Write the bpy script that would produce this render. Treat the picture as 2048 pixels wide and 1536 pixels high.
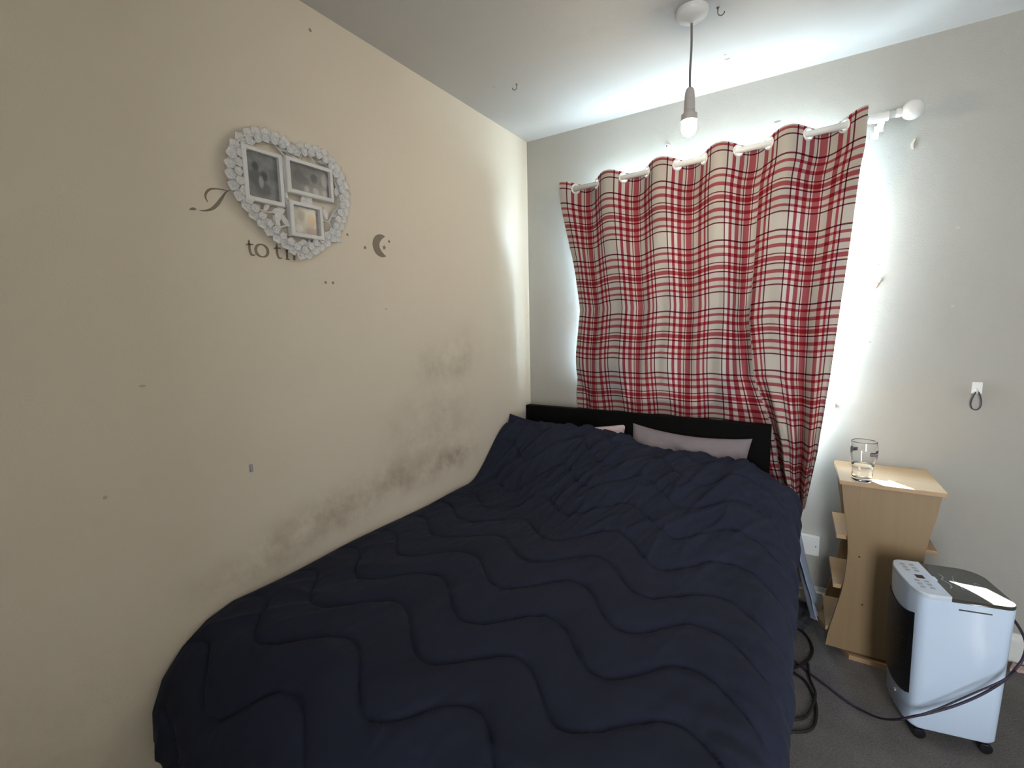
import bpy, bmesh, math, random
import numpy as np
from mathutils import Vector, Matrix, noise, Quaternion
R = math.radians
sc = bpy.context.scene
for o in list(bpy.data.objects): bpy.data.objects.remove(o)
COL = sc.collection

# ------------------------------------------------------------------ camera
CAM_LOC = Vector((1.43, -2.435, 1.3295)); F_PX = 930.0
yaw, pitch, roll = R(32.71), R(7.09), R(-1.17)
fwd = Vector((-math.sin(yaw)*math.cos(pitch), math.cos(yaw)*math.cos(pitch), -math.sin(pitch)))
rt = Vector((math.cos(yaw), math.sin(yaw), 0)); up = rt.cross(fwd)
r2 = rt*math.cos(roll)+up*math.sin(roll); u2 = up*math.cos(roll)-rt*math.sin(roll)
cd = bpy.data.cameras.new('camera'); cam = bpy.data.objects.new('camera', cd); COL.objects.link(cam)
cd.sensor_fit = 'HORIZONTAL'; cd.sensor_width = 36; cd.lens = F_PX*36/2048; cd.clip_start = .02
M = Matrix((r2, u2, -fwd)).transposed().to_4x4(); M.translation = CAM_LOC; cam.matrix_world = M
sc.camera = cam

# ------------------------------------------------------------------ world, sun, daylight, exposure
ROOM_X, ROOM_Y, ROOM_Z = 2.75, -3.35, 2.376
WX0, WX1, WZ0, WZ1, WDEP = .45, 1.535, .95, 2.085, .06       # window opening in the back wall
sc.view_settings.view_transform = 'Standard'; sc.view_settings.look = 'None'
sc.view_settings.gamma = 1; sc.view_settings.use_curve_mapping = False
sc.view_settings.exposure = 0.28
SKY_STRENGTH, SUN_STRENGTH, FILL_W, BULB_STRENGTH = 84.0, 340.0, 56.0, 205.0
w = bpy.data.worlds.new('sky'); sc.world = w; w.use_nodes = True
nt = w.node_tree; bg = nt.nodes['Background']
tc = nt.nodes.new('ShaderNodeTexCoord'); sep = nt.nodes.new('ShaderNodeSeparateXYZ')
mr = nt.nodes.new('ShaderNodeMapRange'); mr.inputs[1].default_value = -.25; mr.inputs[2].default_value = .6
cr = nt.nodes.new('ShaderNodeValToRGB')
cr.color_ramp.elements[0].color = (.20, .245, .28, 1); cr.color_ramp.elements[1].color = (.42, .66, 1.0, 1)
e = cr.color_ramp.elements.new(.35); e.color = (.62, .80, 1, 1)
nt.links.new(tc.outputs['Generated'], sep.inputs[0]); nt.links.new(sep.outputs[2], mr.inputs[0])
nt.links.new(mr.outputs[0], cr.inputs[0]); nt.links.new(cr.outputs[0], bg.inputs[0])
bg.inputs[1].default_value = SKY_STRENGTH
def lamp(name, kind, loc, direction):
    d = bpy.data.lights.new(name, kind); o = bpy.data.objects.new(name, d); COL.objects.link(o)
    o.location = loc; o.rotation_mode = 'QUATERNION'
    o.rotation_quaternion = Vector(direction).to_track_quat('-Z', 'Y'); return o, d
el = R(41)
so, sd = lamp('sun', 'SUN', (0, 3, 4), (.6*math.cos(el), -.8*math.cos(el), -math.sin(el)))
sd.energy = SUN_STRENGTH; sd.angle = R(.6); sd.color = (1, .97, .93)
po, pd = lamp('window_daylight_portal', 'AREA', ((WX0+WX1)/2, WDEP+.02, (WZ0+WZ1)/2), (0, -1, 0))
pd.shape = 'RECTANGLE'; pd.size = WX1-WX0; pd.size_y = WZ1-WZ0; pd.cycles.is_portal = True
ho, hd = lamp('doorway_fill', 'AREA', (2.40, ROOM_Y-.62, 1.2), (-.2, 1, .0))  # unseen fill light added beyond the doorway to brighten the room
hd.shape = 'RECTANGLE'; hd.size = .62; hd.size_y = 1.7; hd.energy = FILL_W; hd.color = (.90, .95, 1)

# ------------------------------------------------------------------ materials
def newmat(name):
    m = bpy.data.materials.new(name); m.use_nodes = True
    return m, m.node_tree, m.node_tree.nodes['Principled BSDF']
def N(nt, t, **k):
    n = nt.nodes.new(t)
    for a, b in k.items(): setattr(n, a, b)
    return n
def mat(name, col, rough=.6, metal=0, bump=0, scale=200, var=0, spec=None, coat=0, **k):
    m, nt, p = newmat(name)
    p.inputs['Base Color'].default_value = (*col, 1); p.inputs['Roughness'].default_value = rough
    p.inputs['Metallic'].default_value = metal
    if spec is not None: p.inputs['Specular IOR Level'].default_value = spec
    if coat: p.inputs['Coat Weight'].default_value = coat; p.inputs['Coat Roughness'].default_value = .08
    if bump or var:
        g = N(nt, 'ShaderNodeNewGeometry'); n = N(nt, 'ShaderNodeTexNoise'); n.inputs['Scale'].default_value = scale
        n.inputs['Detail'].default_value = 4; nt.links.new(g.outputs['Position'], n.inputs['Vector'])
        if bump:
            b = N(nt, 'ShaderNodeBump'); b.inputs['Strength'].default_value = bump; b.inputs['Distance'].default_value = .004
            nt.links.new(n.outputs['Fac'], b.inputs['Height']); nt.links.new(b.outputs[0], p.inputs['Normal'])
        if var:
            mx = N(nt, 'ShaderNodeMix', data_type='RGBA'); mx.inputs['A'].default_value = (*[c*(1-var) for c in col], 1)
            mx.inputs['B'].default_value = (*[min(1, c*(1+var)) for c in col], 1)
            nt.links.new(n.outputs['Fac'], mx.inputs['Factor']); nt.links.new(mx.outputs['Result'], p.inputs['Base Color'])
    return m
def mathn(nt, op, a, b=None, clamp=False):
    n = N(nt, 'ShaderNodeMath', operation=op, use_clamp=clamp)
    for i, v in enumerate((a, b)):
        if v is None: continue
        if isinstance(v, (int, float)): n.inputs[i].default_value = v
        else: nt.links.new(v, n.inputs[i])
    return n.outputs[0]
def softmask(nt, pos, centre, radius, inner=0.0):
    """1 inside, 0 beyond an ellipsoid of the given radii"""
    s = N(nt, 'ShaderNodeVectorMath', operation='SUBTRACT'); nt.links.new(pos, s.inputs[0]); s.inputs[1].default_value = centre
    d = N(nt, 'ShaderNodeVectorMath', operation='DIVIDE'); nt.links.new(s.outputs[0], d.inputs[0]); d.inputs[1].default_value = radius
    l = N(nt, 'ShaderNodeVectorMath', operation='LENGTH'); nt.links.new(d.outputs[0], l.inputs[0])
    m = N(nt, 'ShaderNodeMapRange', interpolation_type='SMOOTHSTEP'); nt.links.new(l.outputs['Value'], m.inputs[0])
    m.inputs[1].default_value = inner; m.inputs[2].default_value = 1; m.inputs[3].default_value = 1; m.inputs[4].default_value = 0
    return m.outputs[0]
def wallmat(name, col, stains=(), spots=()):
    """painted plaster; stains: (centre, radius, strength, colour) broken up by noise; spots: (centre, r, colour)"""
    m, nt, p = newmat(name); p.inputs['Roughness'].default_value = .75; p.inputs['Specular IOR Level'].default_value = .25
    g = N(nt, 'ShaderNodeNewGeometry'); pos = g.outputs['Position']
    n = N(nt, 'ShaderNodeTexNoise'); n.inputs['Scale'].default_value = 190; n.inputs['Detail'].default_value = 3
    nt.links.new(pos, n.inputs['Vector'])
    n2 = N(nt, 'ShaderNodeTexNoise'); n2.inputs['Scale'].default_value = 2.2; n2.inputs['Detail'].default_value = 5
    nt.links.new(pos, n2.inputs['Vector'])
    b = N(nt, 'ShaderNodeBump'); b.inputs['Strength'].default_value = .22; b.inputs['Distance'].default_value = .003
    nt.links.new(n.outputs['Fac'], b.inputs['Height'])
    b2 = N(nt, 'ShaderNodeBump'); b2.inputs['Strength'].default_value = .25; b2.inputs['Distance'].default_value = .02
    nt.links.new(n2.outputs['Fac'], b2.inputs['Height']); nt.links.new(b.outputs[0], b2.inputs['Normal'])
    nt.links.new(b2.outputs[0], p.inputs['Normal'])
    mx = N(nt, 'ShaderNodeMix', data_type='RGBA'); nt.links.new(n2.outputs['Fac'], mx.inputs['Factor'])
    mx.inputs['A'].default_value = (*[c*.96 for c in col], 1); mx.inputs['B'].default_value = (*[min(1, c*1.03) for c in col], 1)
    out = mx.outputs['Result']
    if stains:
        n3 = N(nt, 'ShaderNodeTexNoise'); n3.inputs['Scale'].default_value = 6; n3.inputs['Detail'].default_value = 8; n3.inputs['Roughness'].default_value = .7
        nt.links.new(pos, n3.inputs['Vector'])
        mp = N(nt, 'ShaderNodeMapRange'); nt.links.new(n3.outputs['Fac'], mp.inputs[0]); mp.inputs[1].default_value = .36; mp.inputs[2].default_value = .66
    for c, r, s, colr in stains:
        f = mathn(nt, 'MULTIPLY', softmask(nt, pos, c, r), mp.outputs[0]); f = mathn(nt, 'MULTIPLY', f, s, True)
        mm = N(nt, 'ShaderNodeMix', data_type='RGBA'); nt.links.new(f, mm.inputs['Factor']); nt.links.new(out, mm.inputs['A'])
        mm.inputs['B'].default_value = (*colr, 1); out = mm.outputs['Result']
    for c, r, colr in spots:
        f = softmask(nt, pos, c, r, .6)
        mm = N(nt, 'ShaderNodeMix', data_type='RGBA'); nt.links.new(f, mm.inputs['Factor']); nt.links.new(out, mm.inputs['A'])
        mm.inputs['B'].default_value = (*colr, 1); out = mm.outputs['Result']
    nt.links.new(out, p.inputs['Base Color']); return m
def clothmat(name, col, weave=900, rough=.85, var=.08, sheen=.2, trans=0):
    m, nt, p = newmat(name); p.inputs['Roughness'].default_value = rough; p.inputs['Specular IOR Level'].default_value = .15
    p.inputs['Sheen Weight'].default_value = sheen; p.inputs['Sheen Roughness'].default_value = .4
    p.inputs['Sheen Tint'].default_value = (*[min(1, c*3+.1) for c in col], 1)
    g = N(nt, 'ShaderNodeNewGeometry'); n = N(nt, 'ShaderNodeTexNoise'); n.inputs['Scale'].default_value = weave
    n2 = N(nt, 'ShaderNodeTexNoise'); n2.inputs['Scale'].default_value = 5; n2.inputs['Detail'].default_value = 6
    for x in (n, n2): nt.links.new(g.outputs['Position'], x.inputs['Vector'])
    b = N(nt, 'ShaderNodeBump'); b.inputs['Strength'].default_value = .2; b.inputs['Distance'].default_value = .001
    nt.links.new(n.outputs['Fac'], b.inputs['Height']); nt.links.new(b.outputs[0], p.inputs['Normal'])
    mx = N(nt, 'ShaderNodeMix', data_type='RGBA'); nt.links.new(n2.outputs['Fac'], mx.inputs['Factor'])
    mx.inputs['A'].default_value = (*[c*(1-var) for c in col], 1); mx.inputs['B'].default_value = (*[min(1, c*(1+var)) for c in col], 1)
    nt.links.new(mx.outputs['Result'], p.inputs['Base Color']); return m

MOULD = (.28, .205, .145); PINKM = (.42, .29, .24)
st = [((0, -1.02, .70), (.5, .62, .13), .62, MOULD), ((0, -.72, .71), (.5, .22, .09), .75, (.22, .14, .10)),
      ((0, -1.45, .66), (.5, .38, .13), .58, MOULD), ((0, -1.72, .60), (.5, .30, .11), .45, MOULD),
      ((0, -.85, .93), (.5, .5, .20), .32, MOULD), ((0, -.78, 1.15), (.5, .30, .16), .42, MOULD),
      ((0, -.62, 1.22), (.5, .2, .2), .28, PINKM), ((0, -.9, .82), (.5, .55, .14), .25, PINKM), ((0, -2.3, .35), (.5, .5, .4), .2, MOULD)]
sp = [((0, -1.952, 1.197), (.5, .010, .004), (.60, .53, .43)), ((0, -2.054, .935), (.5, .006, .006), (.60, .53, .43)),
      ((0, -1.125, 1.407), (.5, .007, .004), (.58, .52, .43)), ((0, -1.387, 2.304), (.5, .007, .007), (.34, .30, .26))]
m_wall_l = wallmat('cream wall paint lightened as if lit with mould', (.82, .735, .605), st, sp)  # same cream paint lightened: extra light put into the colour
stb = [((.27, 0, 1.38), (.09, .5, .2), .45, MOULD), ((.15, 0, 1.1), (.2, .5, .4), .2, PINKM), ((1.70, 0, 1.02), (.28, .5, .16), .28, (.5, .40, .28)),
       ((1.98, 0, 1.03), (.12, .5, .06), .5, (.25, .22, .2)), ((2.0, 0, .55), (.3, .5, .25), .15, (.45, .38, .28))]
spb = [((1.262, 0, 2.187), (.017, .2, .005), (.2, .2, .2)), ((1.643, 0, 1.647), (.007, .2, .005), (.52, .5, .46)),
       ((1.648, 0, 1.548), (.004, .2, .004), (.22, .22, .22)), ((1.877, 0, 1.664), (.007, .2, .005), (.50, .49, .45)),
       ((1.883, 0, 1.372), (.007, .2, .006), (.49, .47, .43)), ((1.822, 0, 1.413), (.005, .2, .005), (.4, .4, .4)),
       ((1.639, 0, 1.234), (.004, .2, .004), (.25, .25, .25)), ((1.622, 0, 1.14), (.005, .2, .004), (.4, .4, .4)),
       ((1.60, 0, 2.105), (.036, .2, .012), (.62, .42, .34)), ((.93, 0, 2.29), (.005, .2, .005), (.45, .45, .45)),
       ((1.655, 0, 1.96), (.004, .2, .004), (.35, .35, .35)), ((1.66, 0, 1.86), (.004, .2, .004), (.35, .35, .35))]
m_wall_b = wallmat('cream wall paint shaded by the window', (.425, .41, .37), stb, spb)  # same cream paint darkened: dimmer light put into the colour
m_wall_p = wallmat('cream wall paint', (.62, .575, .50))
spc = [((1.093, -.261, ROOM_Z), (.014, .008, .2), (.3, .3, .3)), ((1.09, -.30, ROOM_Z), (.006, .006, .2), (.35, .35, .35)), ((.2, -.62, ROOM_Z), (.012, .006, .2), (.5, .5, .5))]
m_ceil = wallmat('white ceiling paint', (.60, .595, .58), [((.8, -.75, ROOM_Z), (.35, .08, .5), .25, (.36, .33, .30)), ((.98, -.7, ROOM_Z), (.12, .1, .5), .4, (.36, .33, .30))], spc)
m_white = mat('white gloss paint', (.80, .80, .77), .35, bump=.05, scale=80)
m_upvc = mat('white window plastic', (.82, .82, .82), .3)
m_white_pl = mat('white plastic', (.78, .77, .74), .35)
m_cord = mat('grey brown cord', (.20, .165, .165), .5)
m_holder = mat('holder plastic darkened for shade', (.50, .45, .42), .45)  # pale plastic darkened so the backlit holder carries its shade
m_black_hb = mat('black brown board', (.0045, .004, .004), .7, bump=.15, scale=500, spec=.08)
m_navy = clothmat('navy duvet cotton', (.0195, .0235, .044), sheen=.10, var=.15)
m_navy2 = clothmat('navy pillowcase cotton', (.017, .018, .042), sheen=.12)
m_greyp = clothmat('mauve grey pillowcase cotton', (.25, .215, .235))
m_pinkp = clothmat('pale pink pillowcase cotton', (.72, .55, .60))
m_bluesheet = clothmat('pale blue grey sheet', (.32, .37, .48))
m_darkcloth = clothmat('dark cloth', (.04, .04, .045))
m_matt = clothmat('off white mattress ticking', (.6, .58, .55))
m_beech_top = None
def woodmat(name, c0, c1, axis=0, rough=.42):
    m, nt, p = newmat(name); p.inputs['Roughness'].default_value = rough
    t = N(nt, 'ShaderNodeTexCoord'); mp = N(nt, 'ShaderNodeMapping'); s = [30, 30, 30]; s[axis] = 1.6; mp.inputs['Scale'].default_value = s
    n = N(nt, 'ShaderNodeTexNoise'); n.inputs['Scale'].default_value = 2.2; n.inputs['Detail'].default_value = 5; n.inputs['Distortion'].default_value = .4
    nt.links.new(t.outputs['Object'], mp.inputs[0]); nt.links.new(mp.outputs[0], n.inputs['Vector'])
    mx = N(nt, 'ShaderNodeMix', data_type='RGBA'); nt.links.new(n.outputs['Fac'], mx.inputs['Factor'])
    mx.inputs['A'].default_value = (*c0, 1); mx.inputs['B'].default_value = (*c1, 1); nt.links.new(mx.outputs['Result'], p.inputs['Base Color']); return m
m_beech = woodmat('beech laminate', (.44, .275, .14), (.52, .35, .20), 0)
m_beech_v = woodmat('shaded beech laminate upright grain', (.265, .175, .088), (.325, .22, .118), 2)  # same laminate darkened: the dimmer light on the uprights is in the colour
m_edge = mat('beech edging', (.36, .23, .13), .5)
m_hole = mat('dark screw hole', (.03, .02, .015), .7)
m_cool = mat('white cooler plastic', (.64, .77, .95), .28, coat=.3)
m_coolpanel = mat('white control panel plastic', (.60, .665, .75), .38)
m_grille = mat('black glossy grille', (.006, .006, .007), .32)
m_lid = mat('dark smoked lid', (.035, .034, .030), .12, coat=.5)
m_logo = mat('grey printed mark', (.20, .20, .19), .4)
m_button = mat('grey button print', (.36, .38, .42), .5)
m_disp = mat('dark display glass', (.012, .008, .02), .1)
m_blackpl = mat('black plastic', (.010, .010, .014), .35)
m_cable_p = mat('dark purple cable', (.030, .018, .040), .45)
m_cable_k = mat('black cable', (.012, .012, .012), .5)
m_heart = mat('white washed resin', (.84, .83, .82), .6, bump=.1, scale=300)
m_stick = mat('taupe wall sticker', (.235, .195, .145), .55)
m_metal = mat('tarnished hook metal', (.16, .15, .14), .4, metal=.8)
m_chrome = mat('white metal eyelet', (.80, .79, .77), .25, metal=.2)
m_plaster = mat('bare pink plaster', (.55, .32, .27), .9, bump=.5, scale=400)
m_plasterw = mat('crumbled white filler', (.80, .79, .77), .7, bump=.6, scale=150)
m_hair = mat('dark hair elastic', (.04, .035, .05), .7)
m_plug = mat('grey wall plug', (.42, .41, .46), .6)
m_carpet, nt, p = newmat('brown grey carpet'); p.inputs['Roughness'].default_value = .95; p.inputs['Specular IOR Level'].default_value = .05
g = N(nt, 'ShaderNodeNewGeometry'); n = N(nt, 'ShaderNodeTexNoise'); n.inputs['Scale'].default_value = 160; n.inputs['Detail'].default_value = 6; n.inputs['Roughness'].default_value = .75
n2 = N(nt, 'ShaderNodeTexNoise'); n2.inputs['Scale'].default_value = 9; n2.inputs['Detail'].default_value = 4
for x in (n, n2): nt.links.new(g.outputs['Position'], x.inputs['Vector'])
cr = N(nt, 'ShaderNodeValToRGB'); cr.color_ramp.elements[0].position = .3; cr.color_ramp.elements[0].color = (.11, .10, .095, 1)
cr.color_ramp.elements[1].position = .72; cr.color_ramp.elements[1].color = (.33, .305, .295, 1)
ad = mathn(nt, 'ADD', mathn(nt, 'MULTIPLY', n.outputs['Fac'], .75), mathn(nt, 'MULTIPLY', n2.outputs['Fac'], .25))
nt.links.new(ad, cr.inputs[0]); nt.links.new(cr.outputs[0], p.inputs['Base Color'])
b = N(nt, 'ShaderNodeBump'); b.inputs['Strength'].default_value = .9; b.inputs['Distance'].default_value = .006
nt.links.new(n.outputs['Fac'], b.inputs['Height']); nt.links.new(b.outputs[0], p.inputs['Normal'])
def glassmat(name, ior, col=(1, 1, 1), rough=0):
    m, nt, p = newmat(name); p.inputs['Base Color'].default_value = (*col, 1); p.inputs['Transmission Weight'].default_value = 1
    p.inputs['Roughness'].default_value = rough; p.inputs['IOR'].default_value = ior; return m
m_glass = glassmat('clear glass', 1.45); m_water = glassmat('water', 1.33)
# window panes: plain see-through sheet with a faint reflection
m_pane = bpy.data.materials.new('window pane glass'); m_pane.use_nodes = True; nt = m_pane.node_tree; nt.nodes.clear()
o_ = N(nt, 'ShaderNodeOutputMaterial'); t_ = N(nt, 'ShaderNodeBsdfTransparent'); t_.inputs[0].default_value = (.95, .97, .96, 1)
gl = N(nt, 'ShaderNodeBsdfGlossy'); gl.inputs['Roughness'].default_value = .02; mx = N(nt, 'ShaderNodeMixShader'); mx.inputs[0].default_value = .06
nt.links.new(t_.outputs[0], mx.inputs[1]); nt.links.new(gl.outputs[0], mx.inputs[2]); nt.links.new(mx.outputs[0], o_.inputs[0])
# plaid curtain fabric: stripes woven both ways, read from the cloth's own metres
def stripes(nt, coord, segs):
    cr = N(nt, 'ShaderNodeValToRGB'); r = cr.color_ramp; r.interpolation = 'CONSTANT'
    for i, (pos, c) in enumerate(segs):
        el_ = r.elements[0] if i == 0 else (r.elements[1] if i == 1 else r.elements.new(pos))
        el_.position = pos; el_.color = (*c, 1)
    nt.links.new(coord, cr.inputs[0]); return cr.outputs[0]
C_, W_, RO, DK, NR, LT = (.86, .83, .79), (1, 1, 1), (.54, .145, .175), (.21, .055, .085), (.54, .11, .155), (.97, .84, .78)
USEG = [(0, C_), (.255, DK), (.275, W_), (.335, NR), (.38, W_), (.43, RO), (.495, C_), (.535, DK), (.55, LT), (.57, RO), (.668, LT), (.69, DK), (.705, C_), (.80, RO), (.86, C_), (.91, NR), (.945, C_), (.978, DK)]
VSEG = [(0, C_), (.225, DK), (.25, C_), (.305, RO), (.345, C_), (.415, RO), (.465, C_), (.55, DK), (.565, LT), (.59, RO), (.655, LT), (.68, DK), (.70, C_), (.775, RO), (.825, C_), (.89, RO), (.925, C_), (.978, DK)]
PLAID = .30
m_plaid = bpy.data.materials.new('red and cream plaid cotton'); m_plaid.use_nodes = True; nt = m_plaid.node_tree; nt.nodes.clear()
uv = N(nt, 'ShaderNodeUVMap'); uv.uv_map = 'UVMap'; sx = N(nt, 'ShaderNodeSeparateXYZ'); nt.links.new(uv.outputs[0], sx.inputs[0])
fu = mathn(nt, 'FRACT', sx.outputs[0]); fv = mathn(nt, 'FRACT', sx.outputs[1])
mm = N(nt, 'ShaderNodeMix', data_type='RGBA', blend_type='MULTIPLY'); mm.inputs['Factor'].default_value = 1
nt.links.new(stripes(nt, fu, USEG), mm.inputs['A']); nt.links.new(stripes(nt, fv, VSEG), mm.inputs['B'])
mb_ = N(nt, 'ShaderNodeMix', data_type='RGBA', blend_type='MULTIPLY'); mb_.inputs['Factor'].default_value = 1
nt.links.new(mm.outputs['Result'], mb_.inputs['A']); mb_.inputs['B'].default_value = (.60, .58, .565, 1)
df = N(nt, 'ShaderNodeBsdfDiffuse'); tl = N(nt, 'ShaderNodeBsdfTranslucent'); ms = N(nt, 'ShaderNodeMixShader'); ms.inputs[0].default_value = .13
tw = N(nt, 'ShaderNodeTexNoise'); tw.inputs['Scale'].default_value = 700; bb = N(nt, 'ShaderNodeBump'); bb.inputs['Strength'].default_value = .15; bb.inputs['Distance'].default_value = .001
nt.links.new(tw.outputs['Fac'], bb.inputs['Height']); nt.links.new(bb.outputs[0], df.inputs['Normal'])
for s_ in (df, tl): nt.links.new(mb_.outputs['Result'], s_.inputs[0])
o_ = N(nt, 'ShaderNodeOutputMaterial'); nt.links.new(df.outputs[0], ms.inputs[1]); nt.links.new(tl.outputs[0], ms.inputs[2]); nt.links.new(ms.outputs[0], o_.inputs[0])
m_lining = bpy.data.materials.new('white curtain lining'); m_lining.use_nodes = True; nt = m_lining.node_tree; nt.nodes.clear()
df = N(nt, 'ShaderNodeBsdfDiffuse'); tl = N(nt, 'ShaderNodeBsdfTranslucent'); ms = N(nt, 'ShaderNodeMixShader'); ms.inputs[0].default_value = .02
for s_ in (df, tl): s_.inputs[0].default_value = (.88, .88, .87, 1)
o_ = N(nt, 'ShaderNodeOutputMaterial'); nt.links.new(df.outputs[0], ms.inputs[1]); nt.links.new(tl.outputs[0], ms.inputs[2]); nt.links.new(ms.outputs[0], o_.inputs[0])
def emat(name, col, s):
    m = bpy.data.materials.new(name); m.use_nodes = True; nt = m.node_tree; nt.nodes.clear()
    e = N(nt, 'ShaderNodeEmission'); e.inputs[0].default_value = (*col, 1); e.inputs[1].default_value = s
    o = N(nt, 'ShaderNodeOutputMaterial'); nt.links.new(e.outputs[0], o.inputs[0]); return m
m_bulb = emat('lit bulb', (1, .84, .58), BULB_STRENGTH)
def photomat(name, base, blobs):
    m, nt, p = newmat(name); p.inputs['Roughness'].default_value = .25
    uv = N(nt, 'ShaderNodeUVMap'); uv.uv_map = 'UVMap'
    n = N(nt, 'ShaderNodeTexNoise'); n.inputs['Scale'].default_value = 7; n.inputs['Detail'].default_value = 6; nt.links.new(uv.outputs[0], n.inputs['Vector'])
    mx = N(nt, 'ShaderNodeMix', data_type='RGBA'); nt.links.new(n.outputs['Fac'], mx.inputs['Factor'])
    mx.inputs['A'].default_value = (*[c*.55 for c in base], 1); mx.inputs['B'].default_value = (*[min(1, c*1.4) for c in base], 1); out = mx.outputs['Result']
    for cx, cy, rx, ry, col in blobs:
        f = softmask(nt, uv.outputs[0], (cx, cy, 0), (rx, ry, 1), .45); f = mathn(nt, 'MULTIPLY', f, .8)
        mm = N(nt, 'ShaderNodeMix', data_type='RGBA'); nt.links.new(f, mm.inputs['Factor']); nt.links.new(out, mm.inputs['A'])
        mm.inputs['B'].default_value = (*col, 1); out = mm.outputs['Result']
    nt.links.new(out, p.inputs['Base Color']); return m

# ------------------------------------------------------------------ mesh helpers
def link(name, me, m, parent=None, loc=None):
    o = bpy.data.objects.new(name, me); COL.objects.link(o)
    if m is not None: me.materials.append(m)
    if parent is not None: o.parent = parent
    if loc is not None: o.location = loc
    return o
def obj(name, bm, m, parent=None, smooth=False, loc=None, recalc=True):
    me = bpy.data.meshes.new(name)
    if recalc: bmesh.ops.recalc_face_normals(bm, faces=bm.faces)
    bm.to_mesh(me); bm.free()
    if smooth: me.polygons.foreach_set('use_smooth', [True]*len(me.polygons))
    return link(name, me, m, parent, loc)
def pyd(name, v, f, m, parent=None, smooth=True, loc=None):
    me = bpy.data.meshes.new(name); me.from_pydata([tuple(x) for x in v], [], f); me.update()
    if smooth: me.polygons.foreach_set('use_smooth', [True]*len(me.polygons))
    return link(name, me, m, parent, loc)
def smooth_angle(o, deg=35):
    me = o.data; me.polygons.foreach_set('use_smooth', [True]*len(me.polygons)); bm = bmesh.new(); bm.from_mesh(me)
    for e in bm.edges:
        if len(e.link_faces) == 2 and e.calc_face_angle(0) > R(deg): e.smooth = False
    bm.to_mesh(me); bm.free(); return o
def thing(name, label, cat, loc=(0, 0, 0), rotz=0, group=None):
    o = bpy.data.objects.new(name, None); COL.objects.link(o); o.empty_display_size = .05
    o.location = loc; o.rotation_euler = (0, 0, rotz); return tag(o, label, cat, group)
def tag(o, label, cat, group=None):
    o['label'] = label; o['category'] = cat
    if group: o['group'] = group
    return o
def struct(o, label, cat):
    o['kind'] = 'structure'; o['label'] = label; o['category'] = cat; return o
def box(bm, x0, x1, y0, y1, z0, z1, bev=0, mtx=None):
    vs = [bm.verts.new(p) for p in [(x0, y0, z0), (x1, y0, z0), (x1, y1, z0), (x0, y1, z0), (x0, y0, z1), (x1, y0, z1), (x1, y1, z1), (x0, y1, z1)]]
    fs = [bm.faces.new([vs[i] for i in q]) for q in [(0, 3, 2, 1), (4, 5, 6, 7), (0, 1, 5, 4), (1, 2, 6, 5), (2, 3, 7, 6), (3, 0, 4, 7)]]
    if mtx is not None:
        for v in vs: v.co = mtx @ v.co
    if bev:
        es = list({e for f in fs for e in f.edges}); bmesh.ops.bevel(bm, geom=es, offset=bev, segments=2, affect='EDGES', profile=.6)
def BOX(*a, **k):
    bm = bmesh.new(); box(bm, *a, **k); return bm
def tube(bm, pts, r, n=10, caps=True, closed=False):
    pts = [Vector(p) for p in pts]; rs = r if isinstance(r, (list, tuple)) else [r]*len(pts); rings = []; prev = None
    for i, p in enumerate(pts):
        a = pts[(i-1) % len(pts)] if (closed or i) else p; b = pts[(i+1) % len(pts)] if (closed or i < len(pts)-1) else p
        t = (b-a).normalized()
        if prev is None: nrm = t.orthogonal().normalized()
        else: nrm = (prev-t*prev.dot(t)).normalized()
        prev = nrm; bn = t.cross(nrm)
        rings.append([bm.verts.new(p+(nrm*math.cos(2*math.pi*k/n)+bn*math.sin(2*math.pi*k/n))*rs[i]) for k in range(n)])
    for i in range(len(rings)-(0 if closed else 1)):
        A, B = rings[i], rings[(i+1) % len(rings)]
        for k in range(n): bm.faces.new((A[k], A[(k+1) % n], B[(k+1) % n], B[k]))
    if caps and not closed: bm.faces.new(rings[0][::-1]); bm.faces.new(rings[-1])
def spline(pts, n=8):
    """Catmull-Rom through the points"""
    P = [Vector(p) for p in pts]; out = []
    for i in range(len(P)-1):
        a, b, c, d = P[max(i-1, 0)], P[i], P[i+1], P[min(i+2, len(P)-1)]
        for k in range(n):
            t = k/n; out.append(.5*((2*b)+(c-a)*t+(2*a-5*b+4*c-d)*t*t+(-a+3*b-3*c+d)*t**3))
    return out+[P[-1]]
def lathe(bm, prof, n=32, cap0=True, cap1=True, mtx=None):
    rings = []
    for r, z in prof:
        rings.append([bm.verts.new((r*math.cos(2*math.pi*k/n), r*math.sin(2*math.pi*k/n), z)) for k in range(n)])
    for i in range(len(rings)-1):
        for k in range(n): bm.faces.new((rings[i][k], rings[i][(k+1) % n], rings[i+1][(k+1) % n], rings[i+1][k]))
    if cap0: bm.faces.new(rings[0][::-1])
    if cap1: bm.faces.new(rings[-1])
    if mtx is not None:
        for rg in rings:
            for v in rg: v.co = mtx @ v.co
def prism(bm, poly, fn0, fn1):
    """closed outline between two maps of 2D to 3D"""
    a = [bm.verts.new(fn0(*p)) for p in poly]; b = [bm.verts.new(fn1(*p)) for p in poly]; n = len(poly)
    bm.faces.new(a[::-1]); bm.faces.new(b)
    for i in range(n): bm.faces.new((a[i], a[(i+1) % n], b[(i+1) % n], b[i]))
def sst(a, b, x):
    t = max(0, min(1, (x-a)/(b-a))); return t*t*(3-2*t)
def interp(x, tab): return float(np.interp(x, [t[0] for t in tab], [t[1] for t in tab]))

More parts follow.
